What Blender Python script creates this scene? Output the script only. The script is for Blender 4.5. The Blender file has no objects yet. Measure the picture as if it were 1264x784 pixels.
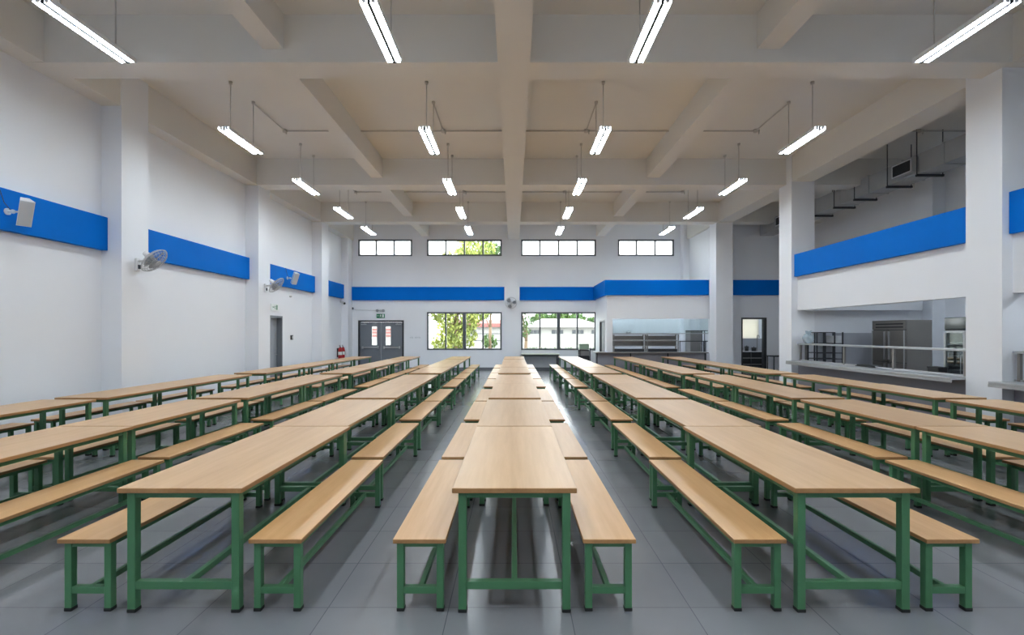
import bpy, bmesh, math, random
from mathutils import Vector, Matrix, Euler
random.seed(7)
SC = bpy.context.scene
COL = SC.collection
PI = math.pi

# ------------------------------------------------------------------ materials
def srgb(r, g, b):
    def f(c):
        c /= 255.0
        return c / 12.92 if c <= 0.04045 else ((c + 0.055) / 1.055) ** 2.4
    return (f(r), f(g), f(b), 1.0)

def new_mat(name):
    m = bpy.data.materials.new(name)
    m.use_nodes = True
    nt = m.node_tree
    return m, nt, nt.nodes['Principled BSDF']

def plain(name, rgb, rough=0.5, metal=0.0, var=0.05, scale=6.0, spec=0.5):
    m, nt, b = new_mat(name)
    tc = nt.nodes.new('ShaderNodeTexCoord')
    no = nt.nodes.new('ShaderNodeTexNoise'); no.inputs['Scale'].default_value = scale
    no.inputs['Detail'].default_value = 3.0
    nt.links.new(tc.outputs['Object'], no.inputs['Vector'])
    mx = nt.nodes.new('ShaderNodeMix'); mx.data_type = 'RGBA'
    c = srgb(*rgb)
    mx.inputs[6].default_value = tuple(max(0, x * (1 - var)) for x in c[:3]) + (1,)
    mx.inputs[7].default_value = tuple(min(1, x * (1 + var)) for x in c[:3]) + (1,)
    nt.links.new(no.outputs['Fac'], mx.inputs[0])
    nt.links.new(mx.outputs[2], b.inputs['Base Color'])
    b.inputs['Roughness'].default_value = rough
    b.inputs['Metallic'].default_value = metal
    b.inputs['Specular IOR Level'].default_value = spec
    return m

def wood(name, a, bcol, rough=0.38):
    m, nt, b = new_mat(name)
    tc = nt.nodes.new('ShaderNodeTexCoord')
    oi = nt.nodes.new('ShaderNodeObjectInfo')
    add = nt.nodes.new('ShaderNodeVectorMath'); add.operation = 'ADD'
    sc = nt.nodes.new('ShaderNodeVectorMath'); sc.operation = 'SCALE'; sc.inputs['Scale'].default_value = 37.0
    nt.links.new(oi.outputs['Random'], sc.inputs[0])
    nt.links.new(tc.outputs['Object'], add.inputs[0]); nt.links.new(sc.outputs[0], add.inputs[1])
    mp = nt.nodes.new('ShaderNodeMapping'); mp.inputs['Scale'].default_value = (26, 1.6, 26)
    nt.links.new(add.outputs[0], mp.inputs['Vector'])
    n1 = nt.nodes.new('ShaderNodeTexNoise'); n1.inputs['Scale'].default_value = 1.0; n1.inputs['Detail'].default_value = 6
    n1.inputs['Roughness'].default_value = 0.62
    nt.links.new(mp.outputs[0], n1.inputs['Vector'])
    mp2 = nt.nodes.new('ShaderNodeMapping'); mp2.inputs['Scale'].default_value = (7, 0.5, 7)
    nt.links.new(add.outputs[0], mp2.inputs['Vector'])
    n2 = nt.nodes.new('ShaderNodeTexNoise'); n2.inputs['Scale'].default_value = 1.0; n2.inputs['Detail'].default_value = 2
    nt.links.new(mp2.outputs[0], n2.inputs['Vector'])
    mt = nt.nodes.new('ShaderNodeMath'); mt.operation = 'ADD'
    nt.links.new(n1.outputs['Fac'], mt.inputs[0]); nt.links.new(n2.outputs['Fac'], mt.inputs[1])
    rg = nt.nodes.new('ShaderNodeMapRange'); rg.inputs['From Min'].default_value = 0.7; rg.inputs['From Max'].default_value = 1.3
    nt.links.new(mt.outputs[0], rg.inputs['Value'])
    mx = nt.nodes.new('ShaderNodeMix'); mx.data_type = 'RGBA'
    mx.inputs[6].default_value = srgb(*a); mx.inputs[7].default_value = srgb(*bcol)
    nt.links.new(rg.outputs[0], mx.inputs[0])
    hs = nt.nodes.new('ShaderNodeHueSaturation')
    r2 = nt.nodes.new('ShaderNodeMapRange'); r2.inputs['To Min'].default_value = 0.94; r2.inputs['To Max'].default_value = 1.05
    nt.links.new(oi.outputs['Random'], r2.inputs['Value']); nt.links.new(r2.outputs[0], hs.inputs['Value'])
    nt.links.new(mx.outputs[2], hs.inputs['Color'])
    nt.links.new(hs.outputs[0], b.inputs['Base Color'])
    b.inputs['Roughness'].default_value = rough
    b.inputs['Specular IOR Level'].default_value = 0.5
    return m

def emis(name, rgb, strength):
    m, nt, b = new_mat(name)
    b.inputs['Base Color'].default_value = srgb(240, 240, 240)
    b.inputs['Emission Color'].default_value = rgb + (1,)
    b.inputs['Emission Strength'].default_value = strength
    return m

def glass(name, tint=(1, 1, 1), refl=0.5, rough=0.02):
    m, nt, b = new_mat(name)
    out = nt.nodes['Material Output']
    nt.nodes.remove(b)
    tr = nt.nodes.new('ShaderNodeBsdfTransparent'); tr.inputs['Color'].default_value = tint + (1,)
    gl = nt.nodes.new('ShaderNodeBsdfGlossy'); gl.inputs['Roughness'].default_value = rough
    fr = nt.nodes.new('ShaderNodeFresnel'); fr.inputs['IOR'].default_value = 1.45
    mu = nt.nodes.new('ShaderNodeMath'); mu.operation = 'MULTIPLY'; mu.inputs[1].default_value = refl
    nt.links.new(fr.outputs[0], mu.inputs[0])
    mx = nt.nodes.new('ShaderNodeMixShader')
    nt.links.new(mu.outputs[0], mx.inputs[0]); nt.links.new(tr.outputs[0], mx.inputs[1]); nt.links.new(gl.outputs[0], mx.inputs[2])
    nt.links.new(mx.outputs[0], out.inputs['Surface'])
    return m

def floor_mat():
    m, nt, b = new_mat('grey_floor_tiles')
    tc = nt.nodes.new('ShaderNodeTexCoord')
    mp = nt.nodes.new('ShaderNodeMapping'); mp.inputs['Location'].default_value = (0.405, -3.044 + 0.585 * 40, 0)
    nt.links.new(tc.outputs['Object'], mp.inputs['Vector'])
    br = nt.nodes.new('ShaderNodeTexBrick'); br.offset = 0.0; br.squash = 1.0
    br.inputs['Scale'].default_value = 1.0
    br.inputs['Brick Width'].default_value = 0.755; br.inputs['Row Height'].default_value = 0.585
    br.inputs['Mortar Size'].default_value = 0.003; br.inputs['Mortar Smooth'].default_value = 0.1
    br.inputs['Color1'].default_value = srgb(*FLOOR_A); br.inputs['Color2'].default_value = srgb(*FLOOR_B)
    br.inputs['Mortar'].default_value = srgb(98, 101, 106)
    nt.links.new(mp.outputs[0], br.inputs['Vector'])
    no = nt.nodes.new('ShaderNodeTexNoise'); no.inputs['Scale'].default_value = 2.2; no.inputs['Detail'].default_value = 5
    nt.links.new(tc.outputs['Object'], no.inputs['Vector'])
    mx = nt.nodes.new('ShaderNodeMix'); mx.data_type = 'RGBA'; mx.blend_type = 'MULTIPLY'; mx.inputs[0].default_value = 0.25
    nt.links.new(br.outputs['Color'], mx.inputs[6]); nt.links.new(no.outputs['Color'], mx.inputs[7])
    bw = nt.nodes.new('ShaderNodeRGBToBW'); nt.links.new(no.outputs['Color'], bw.inputs[0]); nt.links.new(bw.outputs[0], mx.inputs[7])
    nt.links.new(mx.outputs[2], b.inputs['Base Color'])
    rr = nt.nodes.new('ShaderNodeMapRange'); rr.inputs['To Min'].default_value = 0.16; rr.inputs['To Max'].default_value = 0.26
    b.inputs['Specular IOR Level'].default_value = 0.8
    nt.links.new(no.outputs['Fac'], rr.inputs['Value']); nt.links.new(rr.outputs[0], b.inputs['Roughness'])
    bp = nt.nodes.new('ShaderNodeBump'); bp.inputs['Strength'].default_value = 0.15; bp.inputs['Distance'].default_value = 0.002
    inv = nt.nodes.new('ShaderNodeMath'); inv.operation = 'SUBTRACT'; inv.inputs[0].default_value = 1
    nt.links.new(br.outputs['Fac'], inv.inputs[1]); nt.links.new(inv.outputs[0], bp.inputs['Height'])
    nt.links.new(bp.outputs[0], b.inputs['Normal'])
    return m

def leaf_mat(name, a, bcol):
    m, nt, b = new_mat(name)
    tc = nt.nodes.new('ShaderNodeTexCoord')
    no = nt.nodes.new('ShaderNodeTexNoise'); no.inputs['Scale'].default_value = 1.7; no.inputs['Detail'].default_value = 4
    nt.links.new(tc.outputs['Object'], no.inputs['Vector'])
    rg = nt.nodes.new('ShaderNodeMapRange'); rg.inputs['From Min'].default_value = 0.35; rg.inputs['From Max'].default_value = 0.65
    nt.links.new(no.outputs['Fac'], rg.inputs['Value'])
    mx = nt.nodes.new('ShaderNodeMix'); mx.data_type = 'RGBA'
    mx.inputs[6].default_value = srgb(*a); mx.inputs[7].default_value = srgb(*bcol)
    nt.links.new(rg.outputs[0], mx.inputs[0]); nt.links.new(mx.outputs[2], b.inputs['Base Color'])
    b.inputs['Roughness'].default_value = 0.6
    return m

FLOOR_A, FLOOR_B = (138, 139, 142), (132, 133, 137)
LAMP = 25.5
SKY = 2.3
M = {}
M['wall'] = plain('white_wall_paint', (238, 240, 244), 0.6, var=0.015, scale=1.5, spec=0.3)
M['ceil'] = plain('off_white_ceiling_paint', (229, 227, 222), 0.8, var=0.02, scale=1.2, spec=0.2)
M['kwall'] = plain('pale_kitchen_paint', (226, 228, 232), 0.6, var=0.02, spec=0.3)
M['tile_wall'] = plain('grey_wall_tile', (165, 167, 174), 0.4, var=0.03, scale=3)
M['base_panel'] = plain('counter_front_grey', (152, 150, 158), 0.45, var=0.05, scale=2.5)
M['skirt'] = plain('grey_skirting', (110, 114, 120), 0.5)
M['floor'] = floor_mat()
M['blue'] = plain('blue_panel_paint', (0, 108, 200), 0.5, var=0.05, scale=2.5, spec=0.05)
M['green'] = plain('green_enamel', (70, 120, 82), 0.42, var=0.05, scale=9)
M['rubber'] = plain('black_rubber', (22, 24, 24), 0.7)
M['top'] = wood('beech_laminate', (189, 149, 104), (205, 168, 126), 0.36)
M['edge'] = wood('beech_edge_band', (156, 112, 68), (174, 130, 84), 0.45)
M['seat'] = wood('beech_seat_laminate', (194, 147, 96), (211, 168, 118), 0.36)
M['lamp_white'] = plain('white_lamp_metal', (228, 230, 232), 0.4)
M['tube'] = emis('fluorescent_tube', (0.82, 0.92, 1.0), LAMP)
M['rod'] = plain('grey_conduit_paint', (196, 193, 188), 0.6)
M['frame'] = plain('grey_window_aluminium', (92, 96, 100), 0.45, metal=0.2)
M['door'] = plain('grey_door_paint', (116, 121, 128), 0.45, var=0.03)
M['door_light'] = plain('pale_grey_door_paint', (150, 155, 162), 0.45, var=0.03)
M['steel'] = plain('brushed_stainless', (190, 190, 192), 0.33, metal=0.9, var=0.06, scale=12)
M['steel_dark'] = plain('dull_stainless', (146, 143, 140), 0.34, metal=0.6, var=0.08, scale=5)
M['steel_pale'] = plain('pale_satin_steel', (176, 178, 180), 0.4, metal=0.5, var=0.05, scale=10)
M['fridge_steel'] = plain('dark_fridge_stainless', (126, 122, 118), 0.32, metal=0.7, var=0.1, scale=3)
M['dark'] = plain('dark_grey_metal', (52, 54, 58), 0.5, metal=0.3)
M['black'] = plain('black_plastic', (24, 25, 27), 0.5)
M['plastic_white'] = plain('white_plastic', (225, 226, 228), 0.4)
M['plastic_grey'] = plain('light_grey_plastic', (196, 198, 200), 0.45)
M['fan_blade'] = plain('grey_fan_blade', (160, 164, 168), 0.4)
M['duct'] = plain('galvanised_duct', (176, 177, 178), 0.5, metal=0.15, var=0.12, scale=3)
M['red'] = plain('red_extinguisher', (176, 26, 34), 0.35)
M['exit_green'] = plain('exit_sign_green', (18, 120, 78), 0.4)
M['sign_white'] = plain('sign_white', (235, 240, 236), 0.4)
M['letter'] = plain('pale_grey_lettering', (190, 193, 198), 0.6)
M['black_glass'] = plain('dark_glossy_glass', (60, 66, 64), 0.06)
M['glass'] = glass('clear_glass', (0.97, 0.99, 0.98), 0.45)
M['tint'] = glass('green_tinted_glass', (0.92, 0.97, 0.955), 0.7)
M['bag'] = plain('milky_plastic_bag', (205, 224, 234), 0.25)
M['bag'].node_tree.nodes['Principled BSDF'].inputs['Alpha'].default_value = 0.45
M['blind'] = plain('cream_roller_blind', (236, 234, 226), 0.7)
M['desk_top'] = plain('grey_green_laminate', (150, 155, 140), 0.45)
M['crate'] = plain('pale_green_plastic', (150, 172, 148), 0.5)
M['leafA'] = leaf_mat('yellow_green_leaf', (96, 114, 46), (172, 178, 92))
M['leafB'] = leaf_mat('dark_green_leaf', (52, 84, 40), (92, 116, 58))
M['bark'] = plain('brown_bark', (120, 100, 80), 0.9)
M['ext_wall'] = plain('white_render_wall', (146, 145, 142), 0.8)
M['ext_roof'] = plain('pale_metal_roof', (152, 148, 146), 0.7)
M['ext_red'] = plain('faded_red_roof', (132, 84, 80), 0.8)
M['ext_glass'] = plain('dark_house_window', (62, 66, 72), 0.4)
M['ground'] = plain('pale_concrete_ground', (150, 148, 142), 0.9, scale=0.4)

# ------------------------------------------------------------------ mesh builder
class MB:
    def __init__(s):
        s.bm = bmesh.new()
    def box(s, x0, x1, y0, y1, z0, z1, mi=0, bev=0.0):
        vs = [s.bm.verts.new((x, y, z)) for x in (x0, x1) for y in (y0, y1) for z in (z0, z1)]
        F = [(0, 1, 3, 2), (4, 6, 7, 5), (0, 4, 5, 1), (2, 3, 7, 6), (0, 2, 6, 4), (1, 5, 7, 3)]
        fs = []
        for f in F:
            fc = s.bm.faces.new([vs[i] for i in f]); fc.material_index = mi; fs.append(fc)
        if bev > 0:
            es = list({e for f in fs for e in f.edges})
            r = bmesh.ops.bevel(s.bm, geom=es, offset=bev, segments=2, affect='EDGES', profile=0.5)
            for f in r['faces']:
                f.material_index = mi
        return fs
    def slab(s, x0, x1, y0, y1, z0, z1, bev, edge_mi):
        fs = s.box(x0, x1, y0, y1, z0, z1, 0)
        es = list({e for f in fs for e in f.edges})
        bmesh.ops.bevel(s.bm, geom=es, offset=bev, segments=2, affect='EDGES', profile=0.5)
        s.bm.normal_update()
        for f in s.bm.faces:
            f.material_index = 0 if f.normal.z > 0.75 else edge_mi
    def cyl(s, p0, p1, r0, r1=None, n=16, mi=0, smooth=True, caps=True):
        r1 = r0 if r1 is None else r1
        p0 = Vector(p0); p1 = Vector(p1); d = (p1 - p0).normalized()
        a = d.orthogonal().normalized(); b = d.cross(a)
        A = [s.bm.verts.new(p0 + (a * math.cos(t) + b * math.sin(t)) * r0) for t in [2 * PI * i / n for i in range(n)]]
        B = [s.bm.verts.new(p1 + (a * math.cos(t) + b * math.sin(t)) * r1) for t in [2 * PI * i / n for i in range(n)]]
        for i in range(n):
            j = (i + 1) % n
            f = s.bm.faces.new((A[i], A[j], B[j], B[i])); f.material_index = mi; f.smooth = smooth
        if caps:
            s.bm.faces.new(A[::-1]).material_index = mi
            s.bm.faces.new(B).material_index = mi
    def tube(s, pts, r, n=8, mi=0, closed=False):
        pts = [Vector(p) for p in pts]
        rings = []
        N = len(pts)
        ref = None
        for i, p in enumerate(pts):
            if closed:
                d = (pts[(i + 1) % N] - pts[i - 1]).normalized()
            else:
                d = (pts[min(i + 1, N - 1)] - pts[max(i - 1, 0)]).normalized()
            if ref is None:
                ref = d.orthogonal().normalized()
            a = (ref - d * ref.dot(d)).normalized(); ref = a
            b = d.cross(a)
            rings.append([s.bm.verts.new(p + (a * math.cos(t) + b * math.sin(t)) * r) for t in [2 * PI * k / n for k in range(n)]])
        for i in range(N if closed else N - 1):
            A, B = rings[i], rings[(i + 1) % N]
            for k in range(n):
                l = (k + 1) % n
                f = s.bm.faces.new((A[k], A[l], B[l], B[k])); f.smooth = True; f.material_index = mi
        if not closed:
            s.bm.faces.new(rings[0][::-1]).material_index = mi
            s.bm.faces.new(rings[-1]).material_index = mi
    def sphere(s, c, r, u=16, v=10, sc=(1, 1, 1), mi=0):
        r_ = bmesh.ops.create_uvsphere(s.bm, u_segments=u, v_segments=v, radius=r)
        for vt in r_['verts']:
            vt.co = Vector((vt.co.x * sc[0] + c[0], vt.co.y * sc[1] + c[1], vt.co.z * sc[2] + c[2]))
            for f in vt.link_faces:
                f.smooth = True; f.material_index = mi
    def prism(s, outline, d0, d1, axis='y', mi=0):
        def P(u, v, d):
            return {'y': (u, d, v), 'x': (d, u, v), 'z': (u, v, d)}[axis]
        A = [s.bm.verts.new(P(u, v, d0)) for u, v in outline]
        B = [s.bm.verts.new(P(u, v, d1)) for u, v in outline]
        n = len(A)
        for i in range(n):
            j = (i + 1) % n
            s.bm.faces.new((A[i], A[j], B[j], B[i])).material_index = mi
        s.bm.faces.new(A[::-1]).material_index = mi
        s.bm.faces.new(B).material_index = mi
    def build(s, name, mats, parent=None, loc=None, mtx=None):
        bmesh.ops.recalc_face_normals(s.bm, faces=s.bm.faces[:])
        if mtx is not None:
            s.bm.transform(mtx)
        me = bpy.data.meshes.new(name)
        s.bm.to_mesh(me); s.bm.free()
        for m in (mats if isinstance(mats, (list, tuple)) else [mats]):
            me.materials.append(m)
        o = bpy.data.objects.new(name, me)
        COL.objects.link(o)
        if parent is not None:
            o.parent = parent
        if loc is not None:
            o.location = loc
        return o

def tag(o, label, cat, group=None, kind=None):
    o['label'] = label; o['category'] = cat
    if group: o['group'] = group
    if kind: o['kind'] = kind
    return o

def empty(name, loc, label, cat, group=None, kind=None, rz=0.0):
    o = bpy.data.objects.new(name, None); COL.objects.link(o)
    o.empty_display_size = 0.1
    o.location = loc; o.rotation_euler = (0, 0, rz)
    return tag(o, label, cat, group, kind)

def dup(root):
    r = root.copy(); COL.objects.link(r)
    for ch in list(root.children):
        c = ch.copy(); COL.objects.link(c); c.parent = r
        for g in list(ch.children):
            d = g.copy(); COL.objects.link(d); d.parent = c
    return r

def struct(name, mb, mat, label, cat):
    return tag(mb.build(name, mat), label, cat, kind='structure')

def boxes(*bs):
    m = MB()
    for b in bs:
        m.box(*b)
    return m

# ------------------------------------------------------------------ key dimensions
CEIL = 6.74      # slab soffit
BB = 5.985       # main beam soffit
SB = 6.19        # secondary beam soffit
XL, XLC = -7.76, -7.38      # left wall, left column face
XR = 7.85                   # right column face
XO = 11.9                   # outer right wall
YB = 22.5                   # back wall
YF = -5.5                   # wall behind the camera
YK = 19.75                  # front of the far kitchen block
S0, S1 = 3.27, 3.89         # blue band

# ------------------------------------------------------------------ shell
struct('floor', boxes((XL - 0.3, XO + 0.3, YF - 0.3, YB + 0.3, -0.2, 0.0)), M['floor'], 'glossy grey tiled floor of the dining hall', 'floor')
struct('ceiling', boxes((XL - 0.3, XO + 0.3, YF - 0.3, YB + 0.3, CEIL, CEIL + 0.2)), M['ceil'], 'off white flat ceiling slab above the concrete beams', 'ceiling')

def wall_with_holes(axis, c0, c1, a0, a1, z0, z1, holes):
    """slab between c0..c1 on the thin axis, a0..a1 along; rectangular holes (h0,h1,zz0,zz1)"""
    m = MB()
    us = sorted({a0, a1} | {h[0] for h in holes} | {h[1] for h in holes})
    for u0, u1 in zip(us[:-1], us[1:]):
        mid = (u0 + u1) / 2
        hs = sorted([(h[2], h[3]) for h in holes if h[0] < mid < h[1]])
        z = z0
        spans = []
        for b, t in hs:
            if b > z: spans.append((z, b))
            z = max(z, t)
        if z < z1: spans.append((z, z1))
        for b, t in spans:
            if axis == 'y': m.box(u0, u1, c0, c1, b, t)
            else: m.box(c0, c1, u0, u1, b, t)
    return m

WINS = [  # x0,x1,z0,z1,panes,thick middle
    (-7.19, -4.70, 5.28, 6.04, 3, False), (-4.01, -0.55, 5.28, 6.04, 4, False),
    (0.35, 3.81, 5.28, 6.04, 4, False), (4.83, 7.42, 5.28, 6.04, 3, False),
    (-4.01, -0.55, 0.93, 2.68, 4, True), (0.35, 3.81, 0.93, 2.68, 4, True)]
DOOR1 = (-7.19, -5.08, 0.0, 2.30)
DOOR3 = (9.25, 10.27, 0.0, 2.34)
BLIND = (8.95, 11.3, 1.48, 2.45)
struct('wall_back', wall_with_holes('y', YB, YB + 0.22, XL - 0.3, XO + 0.3, 0, CEIL, [w[:4] for w in WINS] + [DOOR1, BLIND]), M['wall'],
       'white painted end wall with windows and a double door', 'wall')
DOOR2 = (15.35, 16.3, 0.0, 2.28)
struct('wall_left', wall_with_holes('x', XL - 0.3, XL, YF, YB, 0, CEIL, [DOOR2]), M['wall'], 'long white painted wall on the left with blue bands', 'wall')
struct('wall_right', boxes((XO, XO + 0.3, YF, YB, 0, CEIL)), M['wall'], 'outer white wall on the far right behind the serving kitchen', 'wall')
struct('wall_front', boxes((XL - 0.3, XO + 0.3, YF - 0.3, YF, 0, CEIL)), M['wall'], 'plain white wall behind the viewer', 'wall')
struct('baseboard_back', boxes((DOOR1[1] + 0.08, 3.6, YB - 0.02, YB, 0, 0.12), (XL, DOOR1[0] - 0.08, YB - 0.02, YB, 0, 0.12)), M['skirt'], 'grey skirting along the foot of the end wall', 'baseboard')

# columns
def column(x0, x1, y0, y1, label):
    struct('column', boxes((x0, x1, y0, y1, 0, CEIL)), M['wall'], label, 'column')
for y, t in ((4.24, 'white square column on left wall, just out of view'), (9.15, 'nearest white square column on left wall, carrying a wall fan'),
             (14.06, 'second white square column on left wall, left of the grey side door'), (18.7, 'third white square column on left wall, beyond the side door')):
    column(XL, XLC, y, y + 0.67, t)
column(XL, -7.46, 21.9, YB, 'narrow white column in the far left corner beside the double door')
column(-0.42, 0.27, YB - 0.35, YB, 'white column in the middle of the end wall carrying a fan')
column(XR, XR + 0.65, 2.0, 2.64, 'white square column on right side, just out of view')
column(XR, XR + 0.65, 7.81, 8.44, 'nearest large white square column on right side, right of the serving counter')
column(XR, XR + 0.65, 13.73, 14.37, 'second white square column on right side, left of the serving counter')
column(XR, XR + 0.65, 18.84, 19.48, 'farthest white square column on right side, at end of the far kitchen block')
column(XO - 0.35, XO, 13.4, 14.0, 'white pilaster on the outer right wall behind the air duct')
column(7.72, 8.0, 22.1, YB, 'slim white column in the upper far right corner')

# beams
BY = [(7.66, 8.15), (14.0, 14.5), (18.65, 19.15)]
def beam(b, label):
    struct('ceiling_beam', boxes(b), M['ceil'], label, 'beam')
for (a, b), t in zip([(1.3, 1.8)] + BY, ['cross beam overhead, out of view', 'nearest wide cross beam under the ceiling', 'second cross beam under the ceiling', 'farthest cross beam, in front of the upper windows']):
    beam((XL, XO, a, b, BB, CEIL), t)
beam((-0.25, 0.26, YF, YB, BB - 0.004, CEIL), 'wide central beam running the length of the hall')
bays = [(YF, 1.3), (1.8, 7.66), (8.15, 14.0), (14.5, 18.65), (19.15, YB)]
names = ['behind the viewer', 'in the nearest ceiling bay', 'in the second ceiling bay', 'in the third ceiling bay', 'in the farthest ceiling bay']
lx = [-3.95, -3.95, -4.1, -4.2, -4.25]
for i, (a, b) in enumerate(bays):
    beam((lx[i], lx[i] + 0.33, a, b, SB, CEIL), 'narrow lengthwise beam left of centre ' + names[i])
    beam((3.83, 4.2, a, b, SB, CEIL), 'narrow lengthwise beam right of centre ' + names[i])
beam((XL, XLC - 0.02, YF, YB, BB + 0.01, CEIL), 'edge beam along the top of the left wall')
beam((XR + 0.015, XR + 0.6, YF, YB, BB + 0.01, CEIL), 'edge beam along the right columns above the open kitchen side')

# right side: parapet panels above the serving openings, counter fronts
PX = 8.02
struct('wall_servery_upper', boxes((PX, PX + 0.2, 8.44, 13.73, 2.36, 3.93), (PX, PX + 0.2, 2.64, 7.81, 2.36, 3.98), (PX, PX + 0.2, YF, 2.0, 2.36, 3.98)), M['wall'],
       'white hanging wall panel over the serving hatch on the right', 'wall')
struct('wall_servery_lower', boxes((PX + 0.02, PX + 0.17, 8.44, 13.73, 0, 0.9), (PX + 0.02, PX + 0.17, 2.64, 7.81, 0, 0.9), (PX + 0.02, PX + 0.17, YF, 2.0, 0, 0.9)), M['base_panel'],
       'grey low wall under the right serving counter', 'wall')
struct('wall_kitchen_end', boxes((XR + 0.65, XO, 13.75, 13.9, 0, 3.34)), M['kwall'], 'pale grey partition at the end of the right kitchen', 'wall')
struct('trim_1', boxes((XR + 0.65, XO, 13.735, 13.75, 0, 1.72)), M['tile_wall'], 'grey tiled dado on the kitchen partition', 'trim')
struct('ceiling_kitchen', boxes((PX + 0.2, XO, YF, 13.75, 3.2, 3.34)), M['kwall'], 'flat ceiling over the right serving kitchen', 'ceiling')
struct('beam_kitchen', boxes((PX + 0.2, 11.2, 13.3, 13.75, 2.34, 3.2)), M['kwall'], 'boxed bulkhead across the end of the right kitchen', 'beam')

# side aisle end wall and far kitchen block
struct('wall_aisle_end', wall_with_holes('y', YK, YK + 0.15, 7.95, XO, 0, CEIL, [DOOR3]), M['wall'], 'white wall at the end of the right side aisle with a doorway', 'wall')
BXL = 3.79
struct('wall_block_front', wall_with_holes('y', YK, YK + 0.15, BXL, 7.95, 0, 3.89, [(4.02, 7.95, 0.9, 2.30)]), M['wall'], 'white front wall of the far kitchen block with serving hatch', 'wall')
DOOR4 = (20.25, 21.35, 0.0, 2.25)
struct('wall_block_side', wall_with_holes('x', BXL, BXL + 0.15, YK + 0.15, YB, 0, 3.89, [DOOR4]), M['wall'], 'short white side wall of the far kitchen block', 'wall')
struct('wall_block_inner', boxes((8.6, 8.72, YK + 0.15, YB, 0, 3.9)), M['kwall'], 'pale partition between far kitchen block and back kitchen', 'wall')
struct('ceiling_block', boxes((BXL + 0.15, XO, YK + 0.15, YB, 3.74, 3.9)), M['kwall'], 'flat roof of the far kitchen block', 'ceiling')
struct('wall_upper_right', boxes((8.0, 8.2, 19.9, YB, 3.9, CEIL)), M['wall'], 'upper white wall above the far kitchen block', 'wall')

# blue bands
nb = [1]
def band(b, label):
    nb[0] += 1
    struct('trim_%d' % nb[0], boxes(b), M['blue'], label, 'wall band')
T = 0.12
band((XL, XL + T, 4.91, 9.15, S0, S1), 'blue band on left wall nearest the viewer, carrying a speaker')
band((XL, XL + T, 9.82, 14.06, S0, S1), 'blue band on left wall between first and second columns')
band((XL, XL + T, 14.73, 18.7, S0, S1), 'blue band on left wall above the side door')
band((XL, XL + T, 19.37, 21.9, S0, S1), 'short blue band on left wall at far end')
band((-7.46, -0.42, YB - 0.1, YB, 3.23, 3.84), 'long blue band above the double door on end wall')
band((0.27, BXL, YB - 0.1, YB, 3.23, 3.84), 'blue band on end wall right of the middle column')
band((BXL - 0.1, BXL, YK - 0.1, YB - 0.1, 3.25, 3.86), 'short receding blue band on side of the far kitchen block')
band((BXL, XR + 0.05, YK - 0.1, YK, 3.25, 3.86), 'blue band over the hatch of the far kitchen block')
band((XR + 0.65, XO, YK - 0.1, YK, 3.25, 3.86), 'blue band over the aisle doorway between the right columns')
band((PX - 0.1, PX, 8.44, 13.72, 3.31, 3.93), 'long blue band on panel over the right serving counter')
band((PX - 0.07, PX, 2.64, 7.80, 3.31, 3.98), 'blue band at right edge beyond the nearest right column')

# ------------------------------------------------------------------ windows
wlab = ['leftmost upper window of three panes on end wall', 'upper window of four panes left of the middle column', 'upper window of four panes right of the middle column',
        'rightmost upper window of three panes on end wall', 'large lower window left of the middle column with a tree outside', 'large lower window right of the middle column with a house outside']
for i, (x0, x1, z0, z1, n, thick) in enumerate(WINS):
    root = empty('window_%d' % (i + 1), ((x0 + x1) / 2, YB, z0), wlab[i], 'window', kind='structure')
    W2, H = (x1 - x0) / 2, z1 - z0
    fw = 0.07
    m = MB()
    y0, y1 = -0.015, 0.10
    m.box(-W2, W2, y0, y1, 0, fw); m.box(-W2, W2, y0, y1, H - fw, H)
    m.box(-W2, -W2 + fw, y0, y1, fw, H - fw); m.box(W2 - fw, W2, y0, y1, fw, H - fw)
    m.build('window_frame', M['frame'], root)
    xs = [-W2 + 2 * W2 * k / n for k in range(n + 1)]
    for k in range(1, n):
        w = 0.075 if (thick and k == n // 2) else 0.034
        q = MB(); q.box(xs[k] - w, xs[k] + w, y0, y1, fw, H - fw); q.build('mullion', M['frame'], root)
    for k in range(n):
        wl = fw if k == 0 else (0.075 if thick and k == n // 2 else 0.034)
        wr = fw if k == n - 1 else (0.075 if thick and k + 1 == n // 2 else 0.034)
        q = MB(); q.box(xs[k] + wl, xs[k + 1] - wr, 0.04, 0.046, fw, H - fw); q.build('pane', M['glass'], root)

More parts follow.
